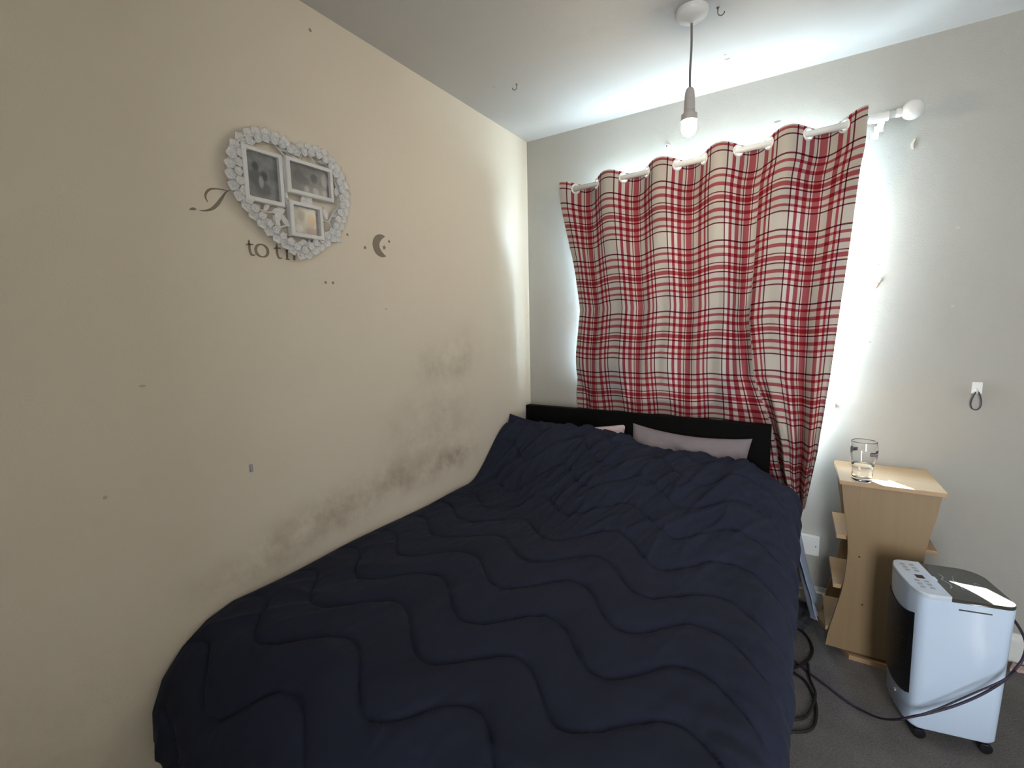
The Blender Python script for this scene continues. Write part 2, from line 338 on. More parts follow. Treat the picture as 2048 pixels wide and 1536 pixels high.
# ------------------------------------------------------------------ the room
T = .2
struct(obj('floor', BOX(-T, ROOM_X+T, ROOM_Y-1.4, .3, -.1, 0), m_carpet), 'brown grey carpeted bedroom floor', 'floor')
struct(obj('ceiling', BOX(-T, ROOM_X+T, ROOM_Y-1.4, .3, ROOM_Z, ROOM_Z+.12), m_ceil), 'white painted ceiling with daylight streak by the window wall', 'ceiling')
struct(obj('wall_left', BOX(-T, 0, ROOM_Y-1.4, .3, 0, ROOM_Z), m_wall_l), 'cream left wall with brown mould stains above the bed', 'wall')
bm = bmesh.new()
D = .125
for a in ((0, WX0, 0, ROOM_Z), (WX1, ROOM_X, 0, ROOM_Z), (WX0, WX1, 0, WZ0), (WX0, WX1, WZ1, ROOM_Z)):
    box(bm, a[0], a[1], 0, D, a[2], a[3])
bmesh.ops.remove_doubles(bm, verts=bm.verts, dist=1e-5)
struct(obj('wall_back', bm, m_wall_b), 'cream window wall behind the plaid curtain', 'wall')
struct(obj('wall_right', BOX(ROOM_X, ROOM_X+T, ROOM_Y-1.4, .3, 0, ROOM_Z), m_wall_p), 'cream right wall of the bedroom', 'wall')
bm = bmesh.new(); DX0, DX1, DZ = 1.93, 2.68, 2.0  # unseen doorway, set where it lets in and clips the fill light
for a in ((0, DX0, 0, ROOM_Z), (DX1, ROOM_X, 0, ROOM_Z), (DX0, DX1, DZ, ROOM_Z)): box(bm, a[0], a[1], ROOM_Y-.1, ROOM_Y, a[2], a[3])
struct(obj('wall_front', bm, m_wall_p), 'cream wall with an unseen doorway placed for the fill light', 'wall')
struct(obj('wall_landing', BOX(-T, ROOM_X+T, ROOM_Y-1.5, ROOM_Y-1.4, 0, ROOM_Z), m_wall_p), 'cream wall of the landing beyond the doorway', 'wall')
bm = bmesh.new()
for a in ((DX0-.06, DX0, 0, DZ+.06), (DX1, DX1+.06, 0, DZ+.06), (DX0, DX1, DZ, DZ+.06)): box(bm, a[0], a[1], ROOM_Y, ROOM_Y+.015, a[2], a[3])
struct(obj('trim_1', bm, m_white), 'white architrave around the doorway', 'trim')
# skirting along the window wall
bm = bmesh.new(); prism(bm, [(-.015, 0), (0, 0), (0, .115), (-.006, .115), (-.008, .095), (-.015, .088)], lambda y, z: (1.40, y, z), lambda y, z: (ROOM_X, y, z))
struct(obj('baseboard_back', bm, m_white), 'white skirting board under the window wall', 'skirting')
bm = bmesh.new(); prism(bm, [(0, 0), (.015, 0), (.015, .088), (.006, .115), (0, .115)], lambda x, z: (x, ROOM_Y, z), lambda x, z: (x, -.001, z))
struct(obj('baseboard_left', bm, m_white), 'white skirting board along the left wall', 'skirting')
bm = bmesh.new(); prism(bm, [(-.015, 0), (0, 0), (0, .115), (-.006, .115), (-.015, .088)], lambda x, z: (ROOM_X+x, ROOM_Y, z), lambda x, z: (ROOM_X+x, -.016, z))
struct(obj('baseboard_right', bm, m_white), 'white skirting board along the right wall', 'skirting')
# window
win = bpy.data.objects.new('window_1', None); COL.objects.link(win); win.location = ((WX0+WX1)/2, WDEP, WZ0); struct(win, 'white framed window hidden behind the plaid curtain', 'window')
hw, hh = (WX1-WX0)/2, WZ1-WZ0; bm = bmesh.new(); fw = .035
for a in ((-hw, -hw+fw, 0, hh), (hw-fw, hw, 0, hh), (-hw+fw, hw-fw, 0, fw), (-hw+fw, hw-fw, hh-fw, hh), (-.025, .025, fw, hh-fw)): box(bm, a[0], a[1], 0, .06, a[2], a[3])
obj('window_frame', bm, m_upvc, win)
for s in (-1, 1):
    x0, x1 = (-hw+fw, -.025) if s < 0 else (.025, hw-fw)
    obj('pane', BOX(x0, x1, .028, .032, fw, hh-fw), m_pane, win)
bm = BOX(-hw, hw, -WDEP-.02, 0, -.001, .022, bev=.004); obj('window_sill', bm, m_white, win)

# ------------------------------------------------------------------ pendant lamp
lp = thing('pendant_lamp', 'bare lit bulb hanging on a grey cord from the ceiling', 'lamp', (1.037, -.65, ROOM_Z))
bm = bmesh.new(); lathe(bm, [(.052, 0), (.053, -.010), (.050, -.018), (.034, -.030), (.012, -.034), (.006, -.040)], 24); smooth_angle(obj('ceiling_rose', bm, m_white_pl, lp), 50)
bm = bmesh.new(); tube(bm, spline([(0, 0, -.036), (.0015, 0, -.11), (-.001, 0, -.19), (0, 0, -.250)], 6), .0038, 8); obj('cord', bm, m_cord, lp, True)
bm = bmesh.new(); lathe(bm, [(.004, -.244), (.0095, -.2455), (.0130, -.250), (.0155, -.258), (.0168, -.270), (.0172, -.280), (.0160, -.281), (.0160, -.283), (.0175, -.284), (.0184, -.312), (.0184, -.318), (.0170, -.319), (.0170, -.322), (.0188, -.323), (.021, -.329), (.0265, -.331), (.027, -.352), (.021, -.353)], 28)
smooth_angle(obj('lamp_holder', bm, m_holder, lp), 40)
bm = bmesh.new(); lathe(bm, [(.014, -.346), (.021, -.352), (.0245, -.362), (.0255, -.373), (.024, -.384), (.020, -.393), (.012, -.399), (.003, -.401)], 24); obj('bulb', bm, m_bulb, lp, True)

# ------------------------------------------------------------------ small ceiling and wall things
def cup_hook(loc, s, ang, label):
    t = thing('ceiling_hook', label, 'hook', loc, ang, 'metal hooks screwed into the ceiling')
    bm = bmesh.new(); pts = [(0, 0, 0), (0, 0, -.012)]+[(-.010+.010*math.cos(a), 0, -.014-.011*math.sin(a)) for a in [R(x) for x in range(0, 200, 20)]]
    tube(bm, [Vector(p)*s for p in pts], .0016*s, 8); obj('hook_wire', bm, m_metal, t, True)
    bm = bmesh.new(); lathe(bm, [(.0045*s, 0), (.0045*s, -.002*s), (.002*s, -.004*s)], 14); obj('hook_collar', bm, m_metal, t, True)
cup_hook((1.113, -.616, ROOM_Z), 1.05, R(200), 'small metal hook in the ceiling right beside the lamp rose')
cup_hook((.295, -.582, ROOM_Z), .95, R(20), 'small metal hook in the ceiling nearest the left wall')
t = thing('bent_nail', 'bent metal nail in the wall above the curtain under the bulb', 'nail', (.795, 0, 2.186))
bm = bmesh.new(); tube(bm, [(0, 0, 0), (0, -.014, -.001), (.003, -.024, -.006), (.004, -.026, -.016)], .0022, 8); obj('nail_shank', bm, m_metal, t, True)
bm = bmesh.new(); lathe(bm, [(.012, 0), (.010, .003), (.003, .004)], 12, mtx=Matrix.Rotation(R(90), 4, 'X')); obj('filler_patch', bm, m_plasterw, t, True)
t = thing('wall_chip', 'torn pink plaster chip on the wall right of the curtain', 'damage', (1.641, 0, 1.471)); t['kind'] = 'structure'
bm = bmesh.new(); random.seed(4); poly = [(.015*math.cos(a)*random.uniform(.7, 1.2)+.002*math.sin(3*a), .018*math.sin(a)*random.uniform(.75, 1.2)) for a in [i*2*math.pi/14 for i in range(14)]]
prism(bm, poly, lambda x, z: (x, .001, z), lambda x, z: (x*.8, -.0022, z*.8)); obj('bare_plaster', bm, m_plaster, t)
bm = bmesh.new(); prism(bm, [(.002, .006), (.012, .004), (.016, .016), (.007, .020)], lambda x, z: (x, -.001, z), lambda x, z: (x+.002, -.006, z+.002)); obj('paint_flake', bm, m_plasterw, t)
t = thing('wall_flake', 'lifted paint flake on the wall below the curtain rod finial', 'damage', (1.724, 0, 1.991)); t['kind'] = 'structure'
bm = bmesh.new(); prism(bm, [(-.006, .004), (.002, .022), (.008, .020), (.002, .002), (.004, -.016), (-.002, -.014)], lambda x, z: (x, .001, z), lambda x, z: (x, -.005, z)); obj('paint_flake', bm, m_wall_p, t)
t = thing('adhesive_hook', 'white adhesive hook on the wall above the air cooler', 'hook', (1.973, 0, 1.060))
obj('hook_plate', BOX(-.014, .016, -.004, 0, -.022, .022, bev=.0015), m_white_pl, t)
bm = bmesh.new(); tube(bm, spline([(0, -.003, -.002), (0, -.006, -.014), (0, -.013, -.017), (0, -.016, -.008)], 5), .003, 8); obj('hook_arm', bm, m_white_pl, t, True)
bm = bmesh.new(); pts = [(.0135*math.sin(a)*(1-.38*math.cos(a)), -.011-.002*math.cos(a), -.036+.036*math.cos(a)) for a in [i*2*math.pi/40 for i in range(40)]]
tube(bm, pts, .0021, 8, closed=True); tag(obj('hair_elastic', bm, m_hair, None, True, loc=(1.974, 0, 1.048)), 'dark elastic hair tie hanging from the white adhesive hook', 'hair tie')
t = obj('wall_plug', BOX(0, .006, -.005, .004, -.014, .010, bev=.002), m_plug, None, loc=(0, -1.703, .915)); tag(t, 'small grey plug stub on the left wall above the bed foot', 'wall plug')
# double socket low on the window wall
t = thing('wall_socket', 'white double wall socket low between bed and shelf unit', 'socket', (1.436, 0, .313))
obj('back_box', BOX(-.073, .073, -.022, 0, -.043, .043, bev=.003), m_white_pl, t)
obj('face_plate', BOX(-.0735, .0735, -.028, -.022, -.0435, .0435, bev=.002), m_white_pl, t)
for s in (-1, 1):
    bm = bmesh.new(); lathe(bm, [(.003, 0), (.003, .001)], 12, mtx=Matrix.Translation((s*.060, -.028, 0)) @ Matrix.Rotation(R(90), 4, 'X')); obj('screw', bm, m_metal, t)
    obj('switch', BOX(s*.034-.006, s*.034+.006, -.031, -.028, .012, .030, bev=.001), m_white_pl, t)

# ------------------------------------------------------------------ curtain rod and curtain
RY = -.112; RZ0, RZ1 = 2.033, 2.084; RX0, RX1 = .335, 1.668
def rodz(x): return RZ0+(RZ1-RZ0)*(x-RX0)/(RX1-RX0)
rod = thing('curtain_rod', 'white curtain rod with ball end across the window', 'curtain rod', (1.60, RY, rodz(1.60)))
ro = Vector(rod.location)
bm = bmesh.new(); tube(bm, [Vector((RX0, RY, rodz(RX0)))-ro, Vector((RX1, RY, rodz(RX1)))-ro], .0125, 16); obj('pole', bm, m_white_pl, rod, True)
bm = bmesh.new(); mt = Matrix.Translation(Vector((1.668, RY, rodz(1.668)))-ro) @ Matrix.Rotation(R(88), 4, 'Y')
prof = [(.0145, -.012), (.0155, 0), (.012, .006)]+[(.034*math.sin(a), .036-.034*math.cos(a)) for a in [R(x) for x in range(25, 180, 12)]]+[(.001, .070)]
lathe(bm, prof, 24, mtx=mt); smooth_angle(obj('finial', bm, m_white_pl, rod), 45)
bm = bmesh.new(); box(bm, .0, .03, .088, .092, -.026, -.002, .001); box(bm, .006, .026, .015, .09, -.020, -.006, .002)
lathe(bm, [(.0165, -.03), (.0165, .03)], 20, mtx=Matrix.Translation((.005, 0, 0)) @ Matrix.Rotation(R(90), 4, 'Y')); obj('bracket', bm, m_white_pl, rod)
bm = bmesh.new(); random.seed(9)
for k in range(9):
    bmesh.ops.create_icosphere(bm, subdivisions=2, radius=random.uniform(.005, .011), matrix=Matrix.Translation((random.uniform(-.035, .05), random.uniform(.074, .09), random.uniform(.012, .034))))
for v in bm.verts: v.co += Vector(noise.noise_vector(v.co*90))*.004; v.co.y = min(v.co.y, .0915)
obj('filler_lump', bm, m_plasterw, rod, True)['label'] = 'crumbled white filler above the bracket'
obj('screw_plate', BOX(-.010, .016, .085, .0918, -.052, -.026, bev=.0015), m_white_pl, rod)

cur = thing('plaid_curtain', 'red and cream plaid curtain hanging over the window', 'curtain', (.93, RY, 2.05))
co = Vector(cur.location)
XL = [(.4, .35), (.55, .34), (.94, .318), (1.19, .328), (1.41, .352), (1.73, .312), (1.94, .290), (2.05, .290), (2.1, .286)]
XR = [(.45, 1.435), (.517, 1.446), (.77, 1.479), (.84, 1.484), (1.08, 1.507), (1.37, 1.526), (1.64, 1.545), (2.10, 1.569)]
XF = [(.45, 1.405), (.537, 1.40), (.60, 1.36), (.68, 1.335), (.78, 1.318), (.896, 1.285), (1.08, 1.225), (1.336, 1.195), (1.6, 1.205), (2.10, 1.216)]
DROP = 1.60; UF = .73; NU, NV = 520, 190
def curtain_point(u, v, off=0.0):
    ph = 5*u
    fold = math.cos(2*math.pi*ph)                       # +1 bulges to the room, -1 sits behind the rod
    rx = .286+(1.569-.286)*u
    top = rodz(rx)+.030+.012*fold
    hem = .50 if u < UF else .50+.05*math.sin(3*u)
    z = top+(hem-top)*v
    xl, xr, xf = interp(z, XL), interp(z, XR), interp(z, XF)
    if v == 0 or z > 1.9:
        k = sst(1.9, 2.02, z); 
    else: k = 0
    x = xl+(1.216-xl)*u/UF+(xf-1.216)*sst(.62, UF, u) if u < UF else xf+(xr-xf)*(u-UF)/(1-UF)
    x = x*(1-k)+rx*k
    A = .044*(1-.72*sst(.0, .40, v))
    n1 = noise.noise(Vector((u*7, v*1.3, 3)))
    y = RY-A*fold*(1+.35*n1*min(1, v*2))-.012*n1*v
    y += .012*math.sin(2*math.pi*(ph*2+.3*v+.2))*sst(.1, .5, v)+.006*noise.noise(Vector((u*28, v*3, 8)))*sst(.02, .3, v)
    # slack folds near the bottom right, where the cloth is gathered outside the headboard
    right = sst(UF-.02, UF+.10, u)
    low = sst(1.15, .85, z)
    gather = sst(1.5, .8, z)*right
    y += gather*.022*math.sin(2*math.pi*(u-UF)/(1-UF)*3.2+1.0)
    y += -right*low*.038
    behind = low*(1-sst(UF+.0, UF+.06, u))
    if behind > 0: y = y*(1-behind)+(-.045+.016*fold+.006*n1)*behind
    # diagonal crease falling from the upper right to the headboard end
    cr_ = u-(UF-.035*sst(1.7, .9, z)); y += .022*math.exp(-(cr_/.018)**2)*sst(1.85, 1.3, z)*(1-low*.6)
    y += .070*sst(.10, .0, u)*sst(.02, .30, v)+.030*sst(.94, 1.0, u)*sst(.02, .2, v)
    y = min(y, -.020)+off
    return Vector((x, y, z))
def sheet(off, du=0.0, shrink=0.0):
    P = [[curtain_point(i/NU, shrink+(j/NV)**1.15*(1-shrink), off) for i in range(NU+1)] for j in range(NV+1)]
    return P
EYE = []
for k in range(5):
    for s in (-1, 1): EYE.append((k+.5+s*.235)/5)
eye_c = []
for u in EYE:
    best = min((abs(curtain_point(u, v/400).z-rodz(curtain_point(u, v/400).x)), v/400) for v in range(0, 40)); eye_c.append(curtain_point(u, best[1]))
def build_sheet(name, P, m, hole_r):
    v = [tuple(p-co) for row in P for p in row]; f = []; uvs = []
    # cloth length along the top for the pattern
    W1 = NU+1
    for j in range(NV):
        for i in range(NU):
            c = (P[j][i]+P[j+1][i+1])*.5
            if j < 30 and any((c-e_).length < hole_r for e_ in eye_c): continue
            f.append((j*W1+i, j*W1+i+1, (j+1)*W1+i+1, (j+1)*W1+i))
    o = pyd(name, v, f, m, cur)
    uvl = o.data.uv_layers.new(name='UVMap'); arr = np.zeros(len(o.data.loops)*2)
    for li, lo in enumerate(o.data.loops):
        j, i = divmod(lo.vertex_index, W1)
        arr[2*li] = 5*i/NU+.13+.02*math.sin(j*.03); arr[2*li+1] = (j/NV)**1.15*DROP/PLAID+.87
    uvl.data.foreach_set('uv', arr); return o
build_sheet('fabric', sheet(0.0), m_plaid, .0195)
build_sheet('lining', sheet(.006), m_lining, .0195)['label'] = 'plain white lining'
for u, e_ in zip(EYE, eye_c):
    a, b_ = curtain_point(u-.004, .03), curtain_point(u+.004, .03); tn = (b_-a); tn.z = 0; tn.normalize(); nrm = Vector((tn.y, -tn.x, 0))
    mt = Matrix.Translation(e_-co+Vector((0, .003, 0))) @ nrm.to_track_quat('Z', 'Y').to_matrix().to_4x4()
    bm = bmesh.new(); n1, n2 = 28, 10
    for i in range(n1):
        pass
    lathe(bm, [(.0185, -.004), (.0200, -.0065), (.0235, -.0068), (.0262, -.004), (.0262, .004), (.0235, .0068), (.0200, .0065), (.0185, .004), (.0185, -.004)], n1, False, False, mtx=mt)
    bmesh.ops.remove_doubles(bm, verts=bm.verts, dist=1e-6); obj('eyelet', bm, m_chrome, cur, True)

# ------------------------------------------------------------------ bed
bed = thing('bed', 'black headboard and bed base under the navy duvet', 'bed', (.70, -.14, 0))
def B(*a, **k): return BOX(a[0]-.70, a[1]-.70, a[2]+.14, a[3]+.14, a[4], a[5], **k)
obj('headboard', B(.045, 1.303, -.135, -.088, .08, .871, bev=.003), m_black_hb, bed)
obj('side_rail', B(.06, .085, -1.86, -.136, .14, .30, bev=.002), m_black_hb, bed)
obj('side_rail', B(1.27, 1.295, -1.86, -.136, .14, .30, bev=.002), m_black_hb, bed)
obj('foot_rail', B(.085, 1.27, -1.86, -1.835, .14, .30, bev=.002), m_black_hb, bed)
obj('slat_base', B(.086, 1.269, -1.834, -.137, .23, .25), m_beech, bed)
for x in (.065, 1.235):
    for y in (-1.85, -.20): obj('leg', B(x, x+.05, y, y+.05, 0, .139), m_black_hb, bed)
bm = BOX(.06, 1.33, -1.83, -.145, .252, .49, bev=.035); tag(obj('mattress', bm, m_matt), 'off white mattress on the bed base below the duvet', 'mattress')

def ramp_x(x): return interp(x, [(0, .245), (.1, .25), (.53, .262), (.67, .245), (.79, .215), (1.02, .192), (1.21, .185), (1.33, .13), (1.40, .09), (1.5, .06)])
def duvet_top(x, y):
    y0 = -.66+(-1.10+.66)*sst(.0, .9, x)
    t = max(0, min(1, (y-y0)/(-.27-y0))); g = t*t*(3-2*t); g = g*(1-sst(.3, .9, x))+(.5*g+.5*t**1.1)*sst(.3, .9, x)
    z = .545+ramp_x(x)*g
    z -= .035*sst(-.30, -.215, y)                                   # rolls over at the head edge
    z += .014*noise.noise(Vector((x*2.6, y*2.2, 1.7)))+.020*math.exp(-((x-.75)/.3)**2-((y+1.15)/.25)**2)
    z -= .012*sst(.35, .0, x)*sst(-.6, -1.0, y)
    return z
FOOT = [(0, 0, 0), (1.58, -1.58, 0), (1.66, -1.655, -.022), (1.74, -1.722, -.065), (1.82, -1.775, -.125), (1.90, -1.805, -.20), (1.98, -1.81, -.28), (2.08, -1.79, -.375), (2.18, -1.75, -.465), (2.22, -1.74, -.50)]
HY = -.215; SX0 = .012; SW = 1.325; SR = .088
def duvet_base(s, t):
    yy = HY+float(np.interp(t, [f[0] for f in FOOT], [f[1] for f in FOOT])); dt = -float(np.interp(t, [f[0] for f in FOOT], [f[2] for f in FOOT]))
    if s < SW: x, ds = SX0+s, 0
    else:
        a = (s-SW)/SR
        if a < math.pi/2: x, ds = SX0+SW+SR*math.sin(a), SR*(1-math.cos(a))
        else: x, ds = SX0+SW+SR-.018*(s-SW-SR*math.pi/2)/.45, SR+(s-SW-SR*math.pi/2)
    z = duvet_top(min(x, 1.36), max(yy, -1.9))
    d = max(ds, dt) if min(ds, dt) > 0 else ds+dt
    d = (ds**3+dt**3)**(1/3)
    return Vector((x, yy, z-d))
ds_ = .0062; S_TOT = SW+SR*math.pi/2+.40; T_TOT = 2.20
ns, ntt = int(S_TOT/ds_), int(T_TOT/ds_)
base = [[duvet_base(i*S_TOT/ns, j*T_TOT/ntt) for i in range(ns+1)] for j in range(ntt+1)]
verts = []
for j in range(ntt+1):
    for i in range(ns+1):
        p = base[j][i]; s, t = i*S_TOT/ns, j*T_TOT/ntt
        a, b_ = base[j][min(i+1, ns)]-base[j][max(i-1, 0)], base[min(j+1, ntt)][i]-base[max(j-1, 0)][i]
        n_ = b_.cross(a); n_ = n_.normalized() if n_.length > 1e-9 else Vector((0, 0, 1))
        if n_.z < -.2: n_ = -n_
        xw = s+SX0
        wob = .010*noise.noise(Vector((xw*5, t*5, 2)))
        q = (t-1.085+.062*math.cos(2*math.pi*(xw-1.26)/.39+.5*noise.noise(Vector((xw*2, t*2, 5))))+wob)/.168
        f_ = q-math.floor(q); dd = min(f_, 1-f_)*.168                   # distance to the stitched line
        h = .011*(1-math.exp(-dd/.022))-.0065*math.exp(-(dd/.0050)**2)
        # puckers running across the channels, deeper near the stitching
        pk = noise.noise(Vector((xw*26+2*q, t*7, 11)))*.5+noise.noise(Vector((xw*50, t*9, 4)))*.25
        h += .0068*pk*(.45+math.exp(-dd/.03))
        # slack creases slanting across the head half
        hd_ = sst(1.05, .35, t)*sst(1.45, 1.1, s)
        ca, sa = math.cos(R(70)), math.sin(R(70)); u_, v_ = s*ca-t*sa, s*sa+t*ca
        rg = 1-abs(noise.noise(Vector((u_*3.4, v_*11, 7)))*2); rg2 = 1-abs(noise.noise(Vector((u_*6, v_*22, 17)))*2)
        h += hd_*(.019*max(0, rg)**3+.008*max(0, rg2)**2-.006)
        cf = sst(.75, .1, s)*sst(.5, 2.0, t); rg3 = 1-abs(noise.noise(Vector(((.74*s-.67*t)*2.5, (.67*s+.74*t)*9, 27)))*2); h += cf*.014*max(0, rg3)**3
        # hanging side: upright folds
        h += .006*noise.noise(Vector((t*24, s*2.5, 31)))*sst(SW-.30, SW, s)
        if s > SW: h += .010*noise.noise(Vector((t*9, s*1.5, 21)))*sst(SW, SW+.2, s)
        edge = min(s, S_TOT-s, t, T_TOT-t); h *= sst(-.005, .05, edge)
        p = p+n_*h
        p.x = max(p.x, .012); p.z = max(p.z, .035); p.y = min(p.y, -.165); verts.append(p)
dro = Vector((.70, -1.0, .54)); W1 = ns+1
faces = [(j*W1+i, (j+1)*W1+i, (j+1)*W1+i+1, j*W1+i+1) for j in range(ntt) for i in range(ns)]
duv = pyd('duvet', [v-dro for v in verts], faces, m_navy, None, True, loc=dro)
so_ = duv.modifiers.new('thickness', 'SOLIDIFY'); so_.thickness = .022; so_.offset = -1
tag(duv, 'navy blue quilted duvet with wavy stitching spread over the bed', 'duvet')

def pillow(name, w_, h_, t_, m, M4, label, seed=0, sag=.0):
    n = 36; v = []; f = []
    for side in (1, -1):
        for j in range(n+1):
            for i in range(n+1):
                a, b_ = 2*i/n-1, 2*j/n-1
                k = max(0, (1-abs(a)**3)*(1-abs(b_)**3))**.55
                x = a*w_/2*(1-.07*(1-abs(a)**2)*b_*b_*0-.06*(1-b_*b_)*abs(a)); y = b_*h_/2*(1-.09*(1-a*a)*abs(b_))
                if b_ > 0: y -= sag*b_*(1-a*a)
                nz = noise.noise(Vector((a*2.5, b_*2.5, seed)))*.022+noise.noise(Vector((a*6, b_*5, seed+4)))*.010
                v.append(Vector((x, y, side*(k*t_/2+nz*k)+.0015*side)))
    m1 = (n+1)**2
    for s in (0, 1):
        for j in range(n):
            for i in range(n):
                q = [s*m1+j*(n+1)+i, s*m1+j*(n+1)+i+1, s*m1+(j+1)*(n+1)+i+1, s*m1+(j+1)*(n+1)+i]; f.append(q if s == 0 else q[::-1])
    rim = [(j, i) for i in range(n) for j in [0]]+[(j, n) for j in range(n)]+[(n, i) for i in range(n, 0, -1)]+[(j, 0) for j in range(n, 0, -1)]
    ix = [j*(n+1)+i for j, i in rim]
    for k in range(len(ix)): a, b_ = ix[k], ix[(k+1) % len(ix)]; f.append([a, b_, b_+m1, a+m1][::-1])
    o = pyd(name, v, f, m); o.matrix_world = M4; tag(o, label, 'pillow'); return o
def lean(x, y, z, tilt, rz, roll_=0): return Matrix.Translation((x, y, z)) @ Matrix.Rotation(R(rz), 4, 'Z') @ Matrix.Rotation(R(tilt), 4, 'X') @ Matrix.Rotation(R(roll_), 4, 'Z')
pillow('pillow', .545, .34, .10, m_greyp, lean(.955, -.212, .660, 68, 0, -2), 'mauve grey pillow leaning on the black headboard at the right', 3, .012)
pillow('pillow', .50, .32, .09, m_pinkp, lean(.415, -.205, .640, 66, 0, 7), 'pale pink pillow mostly buried by the duvet at mid headboard', 7)
pillow('pillow', .40, .30, .08, m_navy2, lean(.205, -.325, .685, 62, 6, -7), 'navy pillow with one corner poking up against the left wall', 12)

# pale sheet hanging off the far side of the bed, and a dark cloth on the floor below it
def drape(name, m, x0, x1, y0, y1, z0, z1, seed, label, cat):
    n, k = 30, 34; v = []; f = []
    for j in range(k+1):
        for i in range(n+1):
            a, b_ = i/n, j/k
            y = y0+(y1-y0)*a; z = z0+(z1-z0)*b_-.03*math.sin(a*3.1)*b_
            x = x0+(x1-x0)*b_**1.3+.010*math.sin(a*14+b_*2)*(.3+b_)+.006*noise.noise(Vector((a*5, b_*5, seed)))
            v.append(Vector((x, y, z)))
    for j in range(k):
        for i in range(n): f.append((j*(n+1)+i, j*(n+1)+i+1, (j+1)*(n+1)+i+1, (j+1)*(n+1)+i))
    c_ = Vector((x0, (y0+y1)/2, z1)); o = pyd(name, [p-c_ for p in v], f, m, None, True, loc=c_)
    s_ = o.modifiers.new('thickness', 'SOLIDIFY'); s_.thickness = .003; return tag(o, label, cat)
drape('bed_sheet', m_bluesheet, 1.405, 1.50, -.27, -.05, .50, .10, 5, 'pale blue sheet hanging off the bed side below the curtain', 'sheet')
bm = bmesh.new(); bmesh.ops.create_icosphere(bm, subdivisions=4, radius=1)
for v in bm.verts:
    n_ = noise.noise(v.co*2.3)*.25+noise.noise(v.co*5)*.12; v.co = Vector((v.co.x*.05, v.co.y*.10, max(v.co.z, -.85)*.035+.030))*(1+n_); v.co.z = max(v.co.z, .001)
tag(obj('crumpled_cloth', bm, m_darkcloth, None, True, loc=(1.445, -.135, 0)), 'dark crumpled cloth on the carpet under the hanging pale sheet', 'cloth')

# ------------------------------------------------------------------ shelf unit
sh = thing('shelf_unit', 'beech wood shelf unit with wavy sides right of the bed', 'shelf', (1.70, -.162, 0), R(1.5))
L_ = [(.703, -.145), (.62, -.135), (.53, -.120), (.45, -.112), (.37, -.113), (.28, -.121), (.19, -.137), (.095, -.155), (.03, -.163)]
cl = spline([(x, z, 0) for z, x in L_], 5); left = [(p.x, p.y) for p in cl]; outline = left+[(-x, z) for x, z in reversed(left)]
def panel(y0, y1):
    bm = bmesh.new(); prism(bm, outline, lambda x, z: (x, y0, z), lambda x, z: (x, y1, z)); return bm
for y0, y1 in ((-.142, -.126), (.126, .142)):
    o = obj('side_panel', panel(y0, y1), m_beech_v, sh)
    if y0 < 0:
        for x, z in ((-.075, .425), (.085, .395), (-.055, .235), (.09, .215)):
            bm = bmesh.new(); lathe(bm, [(.0032, 0), (.0032, .0012)], 12, mtx=Matrix.Translation((x, y0, z)) @ Matrix.Rotation(R(90), 4, 'X')); obj('screw_cap', bm, m_hole, o)
obj('top_panel', BOX(-.153, .156, -.152, .148, .704, .720, bev=.0015), m_beech, sh)
for z, w_ in ((.478, .150), (.272, .150), (.085, .165)): obj('shelf', BOX(-w_, w_, -.1255, .1255, z, z+.016, bev=.001), m_beech, sh)
bm = bmesh.new(); prism(bm, [(-.085, -.150), (.10, -.150), (.18, .13), (-.205, .13)], lambda x, y: (x, y, .0), lambda x, y: (x, y, .018)); obj('plinth', bm, m_beech, sh)
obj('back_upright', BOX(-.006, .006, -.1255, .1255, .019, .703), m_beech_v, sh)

# ------------------------------------------------------------------ beer glass
gx, gy, gz = 1.620, -.285, .7205
gl_ = thing('beer_glass', 'clear pint glass of water on top of the shelf unit', 'glass', (gx, gy, gz))
OUT = [(.0005, .0), (.030, .0), (.0325, .003), (.0335, .010), (.0325, .030), (.0325, .045), (.034, .058), (.0385, .074), (.0425, .092), (.0440, .110), (.0430, .130), (.0405, .150), (.0400, .153)]
INN = [(.0385, .153), (.0388, .150), (.0412, .130), (.0421, .110), (.0406, .092), (.0366, .074), (.0318, .058), (.0302, .045), (.0300, .030), (.0290, .016), (.015, .012), (.0005, .0115)]
bm = bmesh.new(); lathe(bm, OUT+INN, 48, True, True); obj('glass_body', bm, m_glass, gl_, True)
inn = sorted([(z, r) for r, z in INN]); bm = bmesh.new()
prof = [(.0005, .0112)]+[(interp(z, inn)+.0003, z) for z in (.0125, .016, .022, .030, .040, .050, .058, .066)]+[(.0005, .066)]
lathe(bm, prof, 40); obj('water', bm, m_water, gl_, True)['label'] = 'clear water filling the lower part'
m_bnavy = mat('navy print', (.015, .012, .05), .4); m_bwhite = mat('white print', (.8, .78, .82), .4); m_bred = mat('red print', (.40, .06, .09), .4); m_bgrey = mat('grey print', (.05, .05, .07), .4)
prof_o = sorted([(z, r) for r, z in OUT[1:]])
def on_glass(a, z, lift): r = interp(z, prof_o)+lift; return (r*math.cos(a), r*math.sin(a), z)
def badge_patch(name, poly, a0, z0, lift, m, n=1):
    bm = bmesh.new(); top = [bm.verts.new(on_glass(a0+x/.043, z0+z, lift)) for x, z in poly]
    c_ = bm.verts.new(on_glass(a0+sum(p[0] for p in poly)/len(poly)/.043, z0+sum(p[1] for p in poly)/len(poly), lift))
    for i in range(len(top)): bm.faces.new((c_, top[i], top[(i+1) % len(top)]))
    return bm
def rect_pts(x0, x1, z0, z1, n=10): return [(x0+(x1-x0)*i/n, z0) for i in range(n+1)]+[(x0+(x1-x0)*i/n, z1) for i in range(n, -1, -1)]
